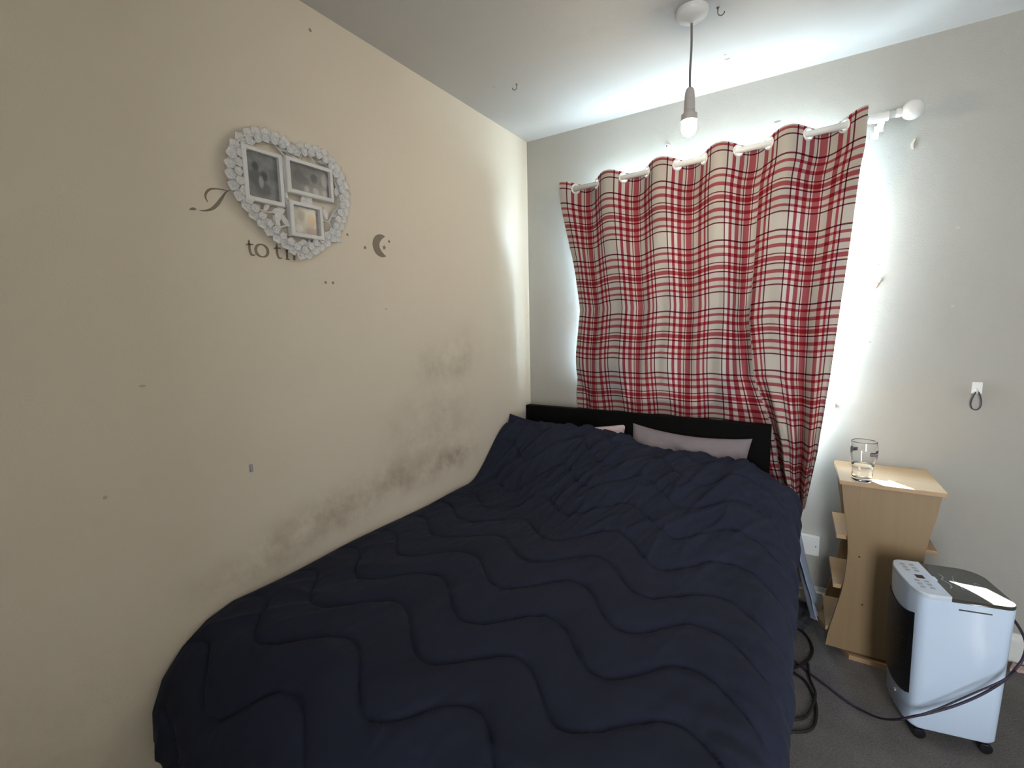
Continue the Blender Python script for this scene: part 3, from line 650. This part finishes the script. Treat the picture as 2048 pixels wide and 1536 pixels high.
def strip(bm, x0, x1, z0, z1, a0, zc, lift, n=14):
    A = [bm.verts.new(on_glass(a0+(x0+(x1-x0)*i/n)/.043, zc+z0, lift)) for i in range(n+1)]; B_ = [bm.verts.new(on_glass(a0+(x0+(x1-x0)*i/n)/.043, zc+z1, lift)) for i in range(n+1)]
    for i in range(n): bm.faces.new((A[i], A[i+1], B_[i+1], B_[i]))
fc = bpy.data.curves.new('lettering', 'FONT'); fc.body = 'MAGNERS'; fc.size = .0098; fc.align_x = 'LEFT'; fc.resolution_u = 3
fo = bpy.data.objects.new('lettering', fc); COL.objects.link(fo); bpy.context.view_layer.update()
fme = bpy.data.meshes.new_from_object(fo.evaluated_get(bpy.context.evaluated_depsgraph_get())); bpy.data.objects.remove(fo)
for a0, mb1, mb2 in ((R(-52), m_bnavy, m_bwhite), (R(128), m_bgrey, m_bwhite)):
    zc = .112; bm = bmesh.new(); strip(bm, -.012, .036, -.0065, .0065, a0, zc, .0004); bd = obj('badge', bm, mb1, gl_)
    bd['label'] = 'dark printed badge with white lettering'
    me = fme.copy(); xs = [v.co.x for v in me.vertices]; x0 = min(xs); sc_ = .042/(max(xs)-x0)
    for v in me.vertices: v.co = Vector(on_glass(a0+(-.009+(v.co.x-x0)*sc_)/.043, zc-.0036+v.co.y, .0008))
    link('badge_lettering', me, mb2, bd)
    el_p = [(.018+.011*math.cos(t_*.3142), .0095+.0042*math.sin(t_*.3142)) for t_ in range(20)]
    obj('badge_crest', badge_patch('c', el_p, a0, zc, .0005, mb1), mb1, bd)
    rp = [(.006, -.0085), (.014, -.008), (.026, -.009), (.020, -.0125), (.010, -.012)]
    obj('badge_ribbon', badge_patch('r', rp, a0, zc, .0005, m_bred), m_bred if mb1 is m_bnavy else m_bgrey, bd)

# ------------------------------------------------------------------ air cooler
ang = R(12); ca, sa = math.cos(ang), math.sin(ang)
ac = thing('air_cooler', 'white portable air cooler on casters in front of shelf unit', 'air cooler', (1.748+ca*.118-sa*.112, -.66+sa*.118+ca*.112, 0), ang)
HA, HB = .118, .112
def plan(k=1.0, inset=0.0):
    """outline in plan: bowed front (-x), rounded back (+x)"""
    pts = []; ha, hb = (HA-inset)*k, (HB-inset)*k
    def arc(cx, cy, r, a0, a1, n):
        for i in range(n+1): a = R(a0+(a1-a0)*i/n); pts.append((cx+r*math.cos(a), cy+r*math.sin(a)))
    arc(ha-.060, hb-.060, .060, 0, 90, 8)                     # back far corner
    arc(-ha+.028, hb-.028, .028, 90, 165, 6)
    for i in range(1, 8): b_ = (hb-.022)*(1-2*i/8); pts.append((-ha-.010*(1-(b_/hb)**2), b_))
    arc(-ha+.028, -hb+.028, .028, 195, 270, 6)
    arc(ha-.030, -hb+.030, .030, 270, 360, 6)
    return pts
def loft(rings, cap=True):
    bm = bmesh.new(); rr = [[bm.verts.new((x, y, z)) for x, y in pts] for pts, z in rings]
    for a, b_ in zip(rr, rr[1:]):
        for i in range(len(a)): bm.faces.new((a[i], a[(i+1) % len(a)], b_[(i+1) % len(a)], b_[i]))
    if cap: bm.faces.new(rr[0][::-1]); bm.faces.new(rr[-1])
    return bm
smooth_angle(obj('body', loft([(plan(.90), .045), (plan(.93), .052), (plan(.955), .20), (plan(.985), .40), (plan(1), .485)]), m_cool, ac), 30)
# control panel: front part of the top
def clip_plan(pts, xa, xb):
    out = []
    n = len(pts)
    for i in range(n):
        p, q = pts[i], pts[(i+1) % n]
        if xa <= p[0] <= xb: out.append(p)
        for xc in (xa, xb):
            if (p[0]-xc)*(q[0]-xc) < 0: t_ = (xc-p[0])/(q[0]-p[0]); out.append((xc, p[1]+t_*(q[1]-p[1])))
    cx = sum(p[0] for p in out)/len(out); cy = sum(p[1] for p in out)/len(out)
    return sorted(out, key=lambda p: math.atan2(p[1]-cy, p[0]-cx))
XC = -.040
cp = clip_plan(plan(1), -9, XC); bm = loft([(cp, .4852), (cp, .497), ([(x*.985, y*.985) for x, y in cp], .500)]); pn = smooth_angle(obj('control_panel', bm, m_coolpanel, ac), 30)
lp_ = clip_plan(plan(1.0), XC+.001, 9); bm = loft([(lp_, .4852), (lp_, .492), ([(x*.99, y*.985) for x, y in lp_], .4955)]); ld = smooth_angle(obj('lid', bm, m_lid, ac), 30)
ld['label'] = 'dark smoked glossy lid'
bm = bmesh.new()
for k in range(2):
    pts = spline([(-.010+.03*k+.006*math.sin(i*2.2+k), .045-.018*i, .4942) for i in range(6)], 5); tube(bm, pts, .0028-.0008*k, 6)
obj('printed_mark', bm, m_logo, ld, True)
bm = bmesh.new(); tube(bm, [(.070+.006*math.cos(a), .005+.008*math.sin(a), .4950) for a in [i*.6 for i in range(8)]], .0014, 6); obj('printed_icon', bm, m_logo, ld, True)
obj('lid_latch', BOX(XC-.006, XC+.006, -.012, .012, .4965, .5012, bev=.002), m_coolpanel, pn)
obj('display', BOX(-.088, -.066, -.012, .010, .4985, .5008), m_disp, pn)
for y in (.078, .058, .038, -.030, -.050, -.070):
    for x in (-.095, -.070): obj('button', BOX(x-.006, x+.006, y-.0055, y+.0055, .4995, .5008, bev=.0015), m_button, pn)
# dark front grille following the bowed front
def front_x(b_, k): return k*(-HA-.010*(1-(b_/HB)**2))
bm = bmesh.new(); nb, nz_ = 24, 60; z0, z1 = .150, .425; V0 = []
def kz(z): return float(np.interp(z, [.045, .052, .20, .40, .485], [.90, .93, .955, .985, 1]))
for j in range(nz_+1):
    row = []
    for i in range(nb+1):
        b_ = -.097+.194*i/nb; z = z0+(z1-z0)*j/nz_-.022*(1-(b_/.1)**2)*(1 if j < nz_ else 1)
        rib = .0007*(j % 2); row.append(bm.verts.new((front_x(b_*1, kz(z))-.0035-rib+(.020*max(0, abs(b_)-.085)/.012 if abs(b_) > .085 else 0), b_*kz(z), z)))
    V0.append(row)
for j in range(nz_):
    for i in range(nb): bm.faces.new((V0[j][i], V0[j][i+1], V0[j+1][i+1], V0[j+1][i]))
g_ = obj('front_grille', bm, m_grille, ac); g_['label'] = 'black front grille'
s_ = g_.modifiers.new('thickness', 'SOLIDIFY'); s_.thickness = .012; s_.offset = -1
obj('side_handle_slot', BOX(-.022, .055, -HB-.0004, -HB+.004, .4625, .4665), m_grille, ac)
obj('indicator', BOX(-HA*.94-.0125, -HA*.94-.004, -.02, -.012, .098, .104), m_chrome, ac)
for sx in (-1, 1):
    for sy in (-1, 1):
        x, y = sx*.082, sy*.082; c_ = bmesh.new(); lathe(c_, [(.008, .030), (.008, .045)], 12, mtx=Matrix.Translation((x, y, 0))); box(c_, x-.011, x+.011, y-.013, y+.013, .018, .034, .002)
        cs = obj('caster', c_, m_blackpl, ac)
        bm = bmesh.new(); lathe(bm, [(.012, -.009), (.0165, -.008), (.0165, .008), (.012, .009)], 20, mtx=Matrix.Translation((x+.006, y, .0168)) @ Matrix.Rotation(R(90), 4, 'X')); obj('wheel', bm, m_blackpl, cs, True)

# ------------------------------------------------------------------ cables and scrap
def cable(name, pts, r, m, label, cat='cable', n=8, group=None):
    P = spline(pts, n); o0 = Vector((P[0].x, P[0].y, 0)); bm = bmesh.new(); tube(bm, [p-o0 for p in P], r, 8)
    return tag(obj(name, bm, m, None, True, loc=o0), label, cat, group)
cable('power_cable', [(1.935, -.50, .455), (1.965, -.56, .452), (1.982, -.606, .43), (1.990, -.626, .40), (1.986, -.632, .36), (1.974, -.636, .328), (1.951, -.643, .283), (1.906, -.653, .226), (1.852, -.664, .174), (1.796, -.676, .132), (1.755, -.686, .108), (1.718, -.684, .078), (1.681, -.646, .035), (1.635, -.596, .006), (1.594, -.574, .006), (1.537, -.528, .006), (1.475, -.478, .006), (1.435, -.44, .006)], .0036, m_cable_p, 'purple black power cable running across the side of the cooler')
cable('power_cable', [(1.973, -.646, .322), (1.940, -.652, .280), (1.894, -.662, .236), (1.846, -.672, .189), (1.807, -.680, .152), (1.768, -.690, .122), (1.725, -.695, .090)], .0028, m_cable_p, 'thinner second cable strand hanging just above the power cable on the cooler')
cable('floor_cable', [(1.40, -.20, .006), (1.457, -.222, .006), (1.487, -.272, .006), (1.499, -.335, .006), (1.487, -.402, .006), (1.463, -.455, .006), (1.42, -.51, .006)], .0050, m_cable_k, 'black cable loop on the carpet nearest the window wall', group='black cables by the bed')
cable('floor_cable', [(1.40, -.50, .006), (1.448, -.524, .007), (1.478, -.549, .007), (1.503, -.616, .007), (1.510, -.687, .006), (1.502, -.754, .006), (1.478, -.792, .006), (1.42, -.83, .006)], .0048, m_cable_k, 'black cable making the outer big loop on the carpet by the bed', group='black cables by the bed')
cable('floor_cable', [(1.484, -.442, .012), (1.490, -.528, .014), (1.507, -.605, .014), (1.494, -.684, .010), (1.47, -.74, .006), (1.41, -.775, .006)], .0042, m_cable_k, 'black cable inside the outer loop on the carpet by the bed', group='black cables by the bed')
bm = bmesh.new(); prism(bm, [(0, 0), (.05, .012), (.075, .05), (.045, .035), (.02, .045)], lambda x, y: (x, y, .001), lambda x, y: (x*1.0, y+.004, .010+.15*x*y*8)); 
tag(obj('paper_scrap', bm, mat('pinkish torn paper', (.52, .36, .32), .8), None, loc=(2.125, -.085, 0)), 'torn pinkish paper scrap on the carpet behind the cooler', 'scrap')

# ------------------------------------------------------------------ heart photo frame on the left wall
HY0, HZ0 = -1.495, 1.76
hf = thing('heart_photo_frame', 'white heart shaped photo frame with flower border on left wall', 'photo frame', (0, HY0, HZ0))
def to3(p, q, d): return (d, p, q)
HO = [(-1.495, 1.905), (-1.515, 1.917), (-1.546, 1.925), (-1.585, 1.926), (-1.625, 1.918), (-1.662, 1.893), (-1.690, 1.854), (-1.704, 1.800), (-1.702, 1.756), (-1.684, 1.717), (-1.660, 1.684), (-1.621, 1.646), (-1.575, 1.610), (-1.492, 1.562),
      (-1.455, 1.576), (-1.384, 1.622), (-1.338, 1.664), (-1.306, 1.728), (-1.290, 1.795), (-1.298, 1.845), (-1.322, 1.886), (-1.357, 1.917), (-1.400, 1.928), (-1.450, 1.922), (-1.480, 1.913)]
hc = spline([(y-HY0, z-HZ0, 0) for y, z in HO]+[(HO[0][0]-HY0, HO[0][1]-HZ0, 0)], 6)[:-1]
def inset(k): return [(p.x*(1-k)+0*k, p.y*(1-k)+.01*k) for p in hc]
outer, inner = inset(.05), inset(.17)
bm = bmesh.new(); nO = len(outer)
A = [[bm.verts.new(to3(p, q, d)) for p, q in ring] for ring, d in ((outer, .002), (outer, .014), (inner, .014), (inner, .002))]
for r_ in range(4):
    a, b_ = A[r_], A[(r_+1) % 4]
    for i in range(nO): bm.faces.new((a[i], a[(i+1) % nO], b_[(i+1) % nO], b_[i]))
random.seed(11)
def petal(bm, cx, cy, cz, ang_, ln, wd, lift):
    # a cupped pointed petal
    n = 5; rows = []
    for i in range(n+1):
        t_ = i/n; hw_ = wd*math.sin(math.pi*min(1, t_*.92+.08))**.8; px = ln*t_; zc = lift*(t_**1.5)
        rows.append([(px, -hw_, zc+.0025), (px, 0, zc-.0008), (px, hw_, zc+.0025)])
    V = []
    for side in (0, 1):
        V.append([[bm.verts.new(to3(cx+x*math.cos(ang_)-y*math.sin(ang_), cy+x*math.sin(ang_)+y*math.cos(ang_), cz+z-side*.003)) for x, y, z in r] for r in rows])
    for side in (0, 1):
        for i in range(n):
            for k in range(2):
                q = (V[side][i][k], V[side][i][k+1], V[side][i+1][k+1], V[side][i+1][k]); bm.faces.new(q if side == 0 else q[::-1])
    for i in range(n):
        bm.faces.new((V[0][i][0], V[0][i+1][0], V[1][i+1][0], V[1][i][0])); bm.faces.new((V[0][i][2], V[1][i][2], V[1][i+1][2], V[0][i+1][2]))
def flower(bm, cx, cy, cz, r_, a0):
    for k in range(5): petal(bm, cx, cy, cz, a0+k*2*math.pi/5, r_*random.uniform(.9, 1.1), r_*.46, .006)
    bmesh.ops.create_icosphere(bm, subdivisions=1, radius=r_*.2, matrix=Matrix.Translation(to3(cx, cy, cz+.002)))
# walk the outline by length and set two staggered rows of flowers
pl = [Vector((p, q)) for p, q in inset(.055)]; pl.append(pl[0]); cum = [0]
for a, b_ in zip(pl, pl[1:]): cum.append(cum[-1]+(b_-a).length)
def along(s, k):
    s %= cum[-1]; i = next(i for i in range(len(cum)-1) if cum[i+1] >= s); t_ = (s-cum[i])/max(1e-9, cum[i+1]-cum[i]); p = pl[i].lerp(pl[i+1], t_); return (p.x*(1-k), p.y*(1-k)+.01*k)
nf = 40
for i in range(nf):
    p = along(cum[-1]*i/nf, -.005); flower(bm, p[0], p[1], .015+random.uniform(-.001, .002), .0185, random.uniform(0, 6))
    p = along(cum[-1]*(i+.5)/nf, .095); flower(bm, p[0], p[1], .019+random.uniform(-.001, .003), .0145, random.uniform(0, 6))
obj('flower_border', bm, m_heart, hf)
# leaf and stem filigree inside the border
bm = bmesh.new()
def stem(pts, r_=.0028): tube(bm, [to3(y-HY0, z-HZ0, .012) for y, z, _ in [tuple(p) for p in spline([(y, z, 0) for y, z in pts], 6)]], r_, 6)
def leaf(y, z, a, ln): petal(bm, y-HY0, z-HZ0, .011, R(a), ln, ln*.24, .004)
stem([(-1.60, 1.888), (-1.565, 1.905), (-1.535, 1.885), (-1.50, 1.86)]); stem([(-1.53, 1.90), (-1.50, 1.88), (-1.47, 1.895)])
stem([(-1.47, 1.875), (-1.455, 1.898), (-1.425, 1.895), (-1.41, 1.872)]); stem([(-1.355, 1.86), (-1.335, 1.83), (-1.325, 1.80)])
stem([(-1.53, 1.85), (-1.525, 1.80), (-1.53, 1.75), (-1.515, 1.70)]); stem([(-1.64, 1.70), (-1.59, 1.69), (-1.55, 1.70), (-1.525, 1.66), (-1.52, 1.63)])
stem([(-1.57, 1.635), (-1.545, 1.655), (-1.515, 1.662)]); stem([(-1.40, 1.70), (-1.375, 1.70), (-1.350, 1.735), (-1.33, 1.75)]); stem([(-1.375, 1.70), (-1.355, 1.67), (-1.36, 1.655)])
stem([(-1.46, 1.60), (-1.45, 1.63), (-1.43, 1.635)]); stem([(-1.655, 1.80), (-1.68, 1.78), (-1.655, 1.75)])
for y, z, a, ln in ((-1.62, 1.70, 190, .04), (-1.60, 1.693, 60, .03), (-1.575, 1.695, 15, .045), (-1.55, 1.70, 245, .045), (-1.545, 1.69, 300, .04), (-1.58, 1.655, 200, .045), (-1.555, 1.65, 120, .04), (-1.56, 1.64, 250, .035),
                    (-1.53, 1.80, 80, .03), (-1.528, 1.84, 100, .03), (-1.53, 1.77, 280, .03), (-1.395, 1.71, 150, .035), (-1.38, 1.705, 110, .04), (-1.36, 1.72, 30, .035), (-1.36, 1.66, 320, .04), (-1.385, 1.665, 250, .03),
                    (-1.44, 1.895, 60, .03), (-1.40, 1.888, 20, .04), (-1.37, 1.878, 330, .04), (-1.57, 1.895, 100, .035), (-1.54, 1.89, 10, .035), (-1.50, 1.88, 330, .04), (-1.50, 1.605, 150, .035), (-1.48, 1.60, 40, .03), (-1.44, 1.61, 30, .04), (-1.66, 1.735, 120, .03), (-1.335, 1.79, 100, .03)):
    leaf(y, z, a, ln)
flower(bm, -1.478-HY0, 1.597-HZ0, .013, .032, .4); flower(bm, -1.455-HY0, 1.752-HZ0, .011, .026, .9)
obj('leaf_filigree', bm, m_heart, hf)
def pframe(y0, y1, z0, z1, m_photo, lab):
    bm = bmesh.new(); a = [(y0-HY0, z0-HZ0), (y1-HY0, z0-HZ0), (y1-HY0, z1-HZ0), (y0-HY0, z1-HZ0)]; b_w = .0125
    b_ = [(y0-HY0+b_w, z0-HZ0+b_w), (y1-HY0-b_w, z0-HZ0+b_w), (y1-HY0-b_w, z1-HZ0-b_w), (y0-HY0+b_w, z1-HZ0-b_w)]
    rings = [[bm.verts.new(to3(p, q, d)) for p, q in ring] for ring, d in ((a, .006), (a, .026), ([(p+(.002 if i in (0, 3) else -.002), q+(.002 if i < 2 else -.002)) for i, (p, q) in enumerate(a)], .028), (b_, .0285), (b_, .016))]
    for r_, s_ in zip(rings, rings[1:]):
        for i in range(4): bm.faces.new((r_[i], r_[(i+1) % 4], s_[(i+1) % 4], s_[i]))
    fr = obj('photo_holder', bm, m_heart, hf)
    me = bpy.data.meshes.new('photo'); e_ = .0; me.from_pydata([to3(p, q, .0165) for p, q in b_]+[to3(p, q, .0145) for p, q in b_], [], [(0, 1, 2, 3), (7, 6, 5, 4), (0, 4, 5, 1), (1, 5, 6, 2), (2, 6, 7, 3), (3, 7, 4, 0)]); me.update()
    ul = me.uv_layers.new(name='UVMap')
    for li, lo in enumerate(me.loops): ul.data[li].uv = [(0, 0), (1, 0), (1, 1), (0, 1)][lo.vertex_index % 4]
    link('photo', me, m_photo, fr)['label'] = lab
gA, gB, gC = (.055, .055, .06), (.12, .12, .125), (.42, .42, .42)
pframe(-1.661, -1.538, 1.712, 1.868, photomat('faded grey photograph of a group', (.24, .25, .25), [(.30, .70, .14, .14, gA), (.28, .45, .26, .25, gB), (.55, .52, .16, .16, gA), (.50, .22, .34, .22, gB), (.85, .60, .2, .2, (.16, .16, .16)), (.45, .38, .10, .18, gC)]), 'faded black and white portrait photograph')
pframe(-1.526, -1.356, 1.762, 1.872, photomat('grey photograph of seated people', (.20, .20, .205), [(.25, .55, .2, .35, gB), (.62, .62, .12, .24, gA), (.42, .45, .12, .2, gB), (.90, .65, .12, .35, (.45, .45, .46)), (.42, .15, .08, .18, gC), (.65, .15, .1, .18, gC), (.9, .15, .1, .18, (.35, .35, .36))]), 'black and white photograph of people in a row')
pframe(-1.524, -1.405, 1.629, 1.740, photomat('pale photograph with orange figure', (.42, .40, .36), [(.34, .66, .18, .25, (.18, .18, .18)), (.74, .55, .2, .3, (.40, .22, .10)), (.70, .15, .32, .2, (.28, .20, .17)), (.25, .2, .2, .2, (.6, .6, .6))]), 'pale photograph with an orange toned figure')

# ------------------------------------------------------------------ stickers on the left wall
def ribbon(bm, pts, ws, closed=False, n=6, d=.0016):
    P = spline([(a, b_, w_) for (a, b_), w_ in zip(pts, ws)], n); L1, R1 = [], []
    for i, p in enumerate(P):
        t_ = (P[min(i+1, len(P)-1)]-P[max(i-1, 0)]); t_ = Vector((t_.x, t_.y)).normalized(); nn = Vector((-t_.y, t_.x))*max(.0004, p.z)/2
        L1.append((p.x+nn.x, p.y+nn.y)); R1.append((p.x-nn.x, p.y-nn.y))
    vs = [[bm.verts.new(to3(a, b_, dd)) for a, b_ in rr] for rr in (L1, R1) for dd in (d, .0002)]
    Lt, Lb, Rt, Rb = vs
    for i in range(len(P)-1):
        bm.faces.new((Lt[i], Rt[i], Rt[i+1], Lt[i+1])); bm.faces.new((Lb[i], Lt[i], Lt[i+1], Lb[i+1])); bm.faces.new((Rt[i], Rb[i], Rb[i+1], Rt[i+1]))
GRP = 'taupe sticker lettering on the left wall'
bm = bmesh.new()
ribbon(bm, [(.003, -.024), (-.001, -.012), (.002, 0), (.012, .011), (.026, .016), (.044, .018), (.058, .018)], [.0015, .004, .0055, .0055, .004, .0025, .001])
ribbon(bm, [(.068, .022), (.055, .013), (.042, -.006), (.028, -.026), (.014, -.040), (-.002, -.048), (-.020, -.052)], [.001, .003, .007, .009, .0075, .0045, .001])
ribbon(bm, [(-.045, -.054), (-.036, -.050), (-.028, -.050)], [.002, .007, .002])
tag(obj('sticker_letter', bm, m_stick, loc=(0, -1.757, 1.713)), 'cursive capital I sticker on the wall left of the heart frame', 'wall sticker', GRP)
def glyph_t(bm, x0):
    ribbon(bm, [(x0, .044), (x0-.001, .030), (x0, .012), (x0+.004, .002), (x0+.011, .001), (x0+.016, .004)], [.003, .0065, .0065, .006, .004, .001]); ribbon(bm, [(x0-.011, .028), (x0-.004, .031), (x0+.012, .032)], [.003, .004, .0035])
def glyph_o(bm, x0):
    ring = [(x0+.019*math.cos(a), .0175+.0185*math.sin(a)) for a in [i*2*math.pi/16 for i in range(17)]]; ribbon(bm, ring, [.0035+.0045*abs(math.cos(i*2*math.pi/16)) for i in range(17)], n=3)
def glyph_h(bm, x0):
    ribbon(bm, [(x0, .056), (x0, .03), (x0, .0)], [.006, .0065, .0065]); ribbon(bm, [(x0, .024), (x0+.008, .033), (x0+.018, .033), (x0+.024, .024), (x0+.024, .0)], [.002, .005, .0065, .0065, .0065]); ribbon(bm, [(x0-.007, .0), (x0+.008, .0)], [.003, .003]); ribbon(bm, [(x0-.006, .054), (x0, .056)], [.002, .004])
for fn, y, lab in ((glyph_t, -1.648, 'letter t sticker, leftmost letter below the heart frame'), (glyph_o, -1.611, 'letter o sticker between the two letters t below the heart'), (glyph_t, -1.562, 'second letter t sticker, just right of the letter o'), (glyph_h, -1.530, 'letter h sticker partly hidden behind the heart tip')):
    bm = bmesh.new(); fn(bm, 0); tag(obj('sticker_letter', bm, m_stick, loc=(0, y, 1.557)), lab, 'wall sticker', GRP)
bm = bmesh.new(); cy, cz = .022, .0; ro_, ri = .043, .0405
out = [(ro_*math.cos(a)-.010, ro_*math.sin(a)) for a in [R(60+240*i/24) for i in range(25)]]
x1, z1_ = out[0]; x2, z2_ = out[-1]; inn_ = [(x1+(x2-x1)*i/24-.0325*math.sin(math.pi*i/24)**.8, z1_+(z2_-z1_)*i/24) for i in range(23, 0, -1)]
prism(bm, out+inn_, lambda p, q: to3(p, q, .0002), lambda p, q: to3(p, q, .0018)); tag(obj('moon_sticker', bm, m_stick, loc=(0, -1.122, 1.651)), 'taupe crescent moon sticker on the wall right of the heart frame', 'wall sticker')
def star_sticker(y, z, r_, lab):
    bm = bmesh.new(); prism(bm, [((r_ if i % 2 == 0 else r_*.42)*math.sin(i*math.pi/5), (r_ if i % 2 == 0 else r_*.42)*math.cos(i*math.pi/5)) for i in range(10)], lambda p, q: to3(p, q, .0002), lambda p, q: to3(p, q, .0018))
    tag(obj('star_sticker', bm, m_stick, loc=(0, y, z)), lab, 'wall sticker', 'small star stickers on the left wall')
star_sticker(-1.118, 1.646, .010, 'little star sticker inside the curve of the moon sticker')
star_sticker(-1.213, 1.634, .007, 'little star sticker between the heart frame and the moon')
star_sticker(-1.091, 1.673, .0065, 'little star sticker up to the right of the moon')
star_sticker(-1.290, 1.670, .006, 'little star sticker touching the heart frame lower right edge')
star_sticker(-1.394, 1.493, .006, 'left of two tiny star stickers below the heart frame')
star_sticker(-1.364, 1.494, .006, 'right of two tiny star stickers below the heart frame')
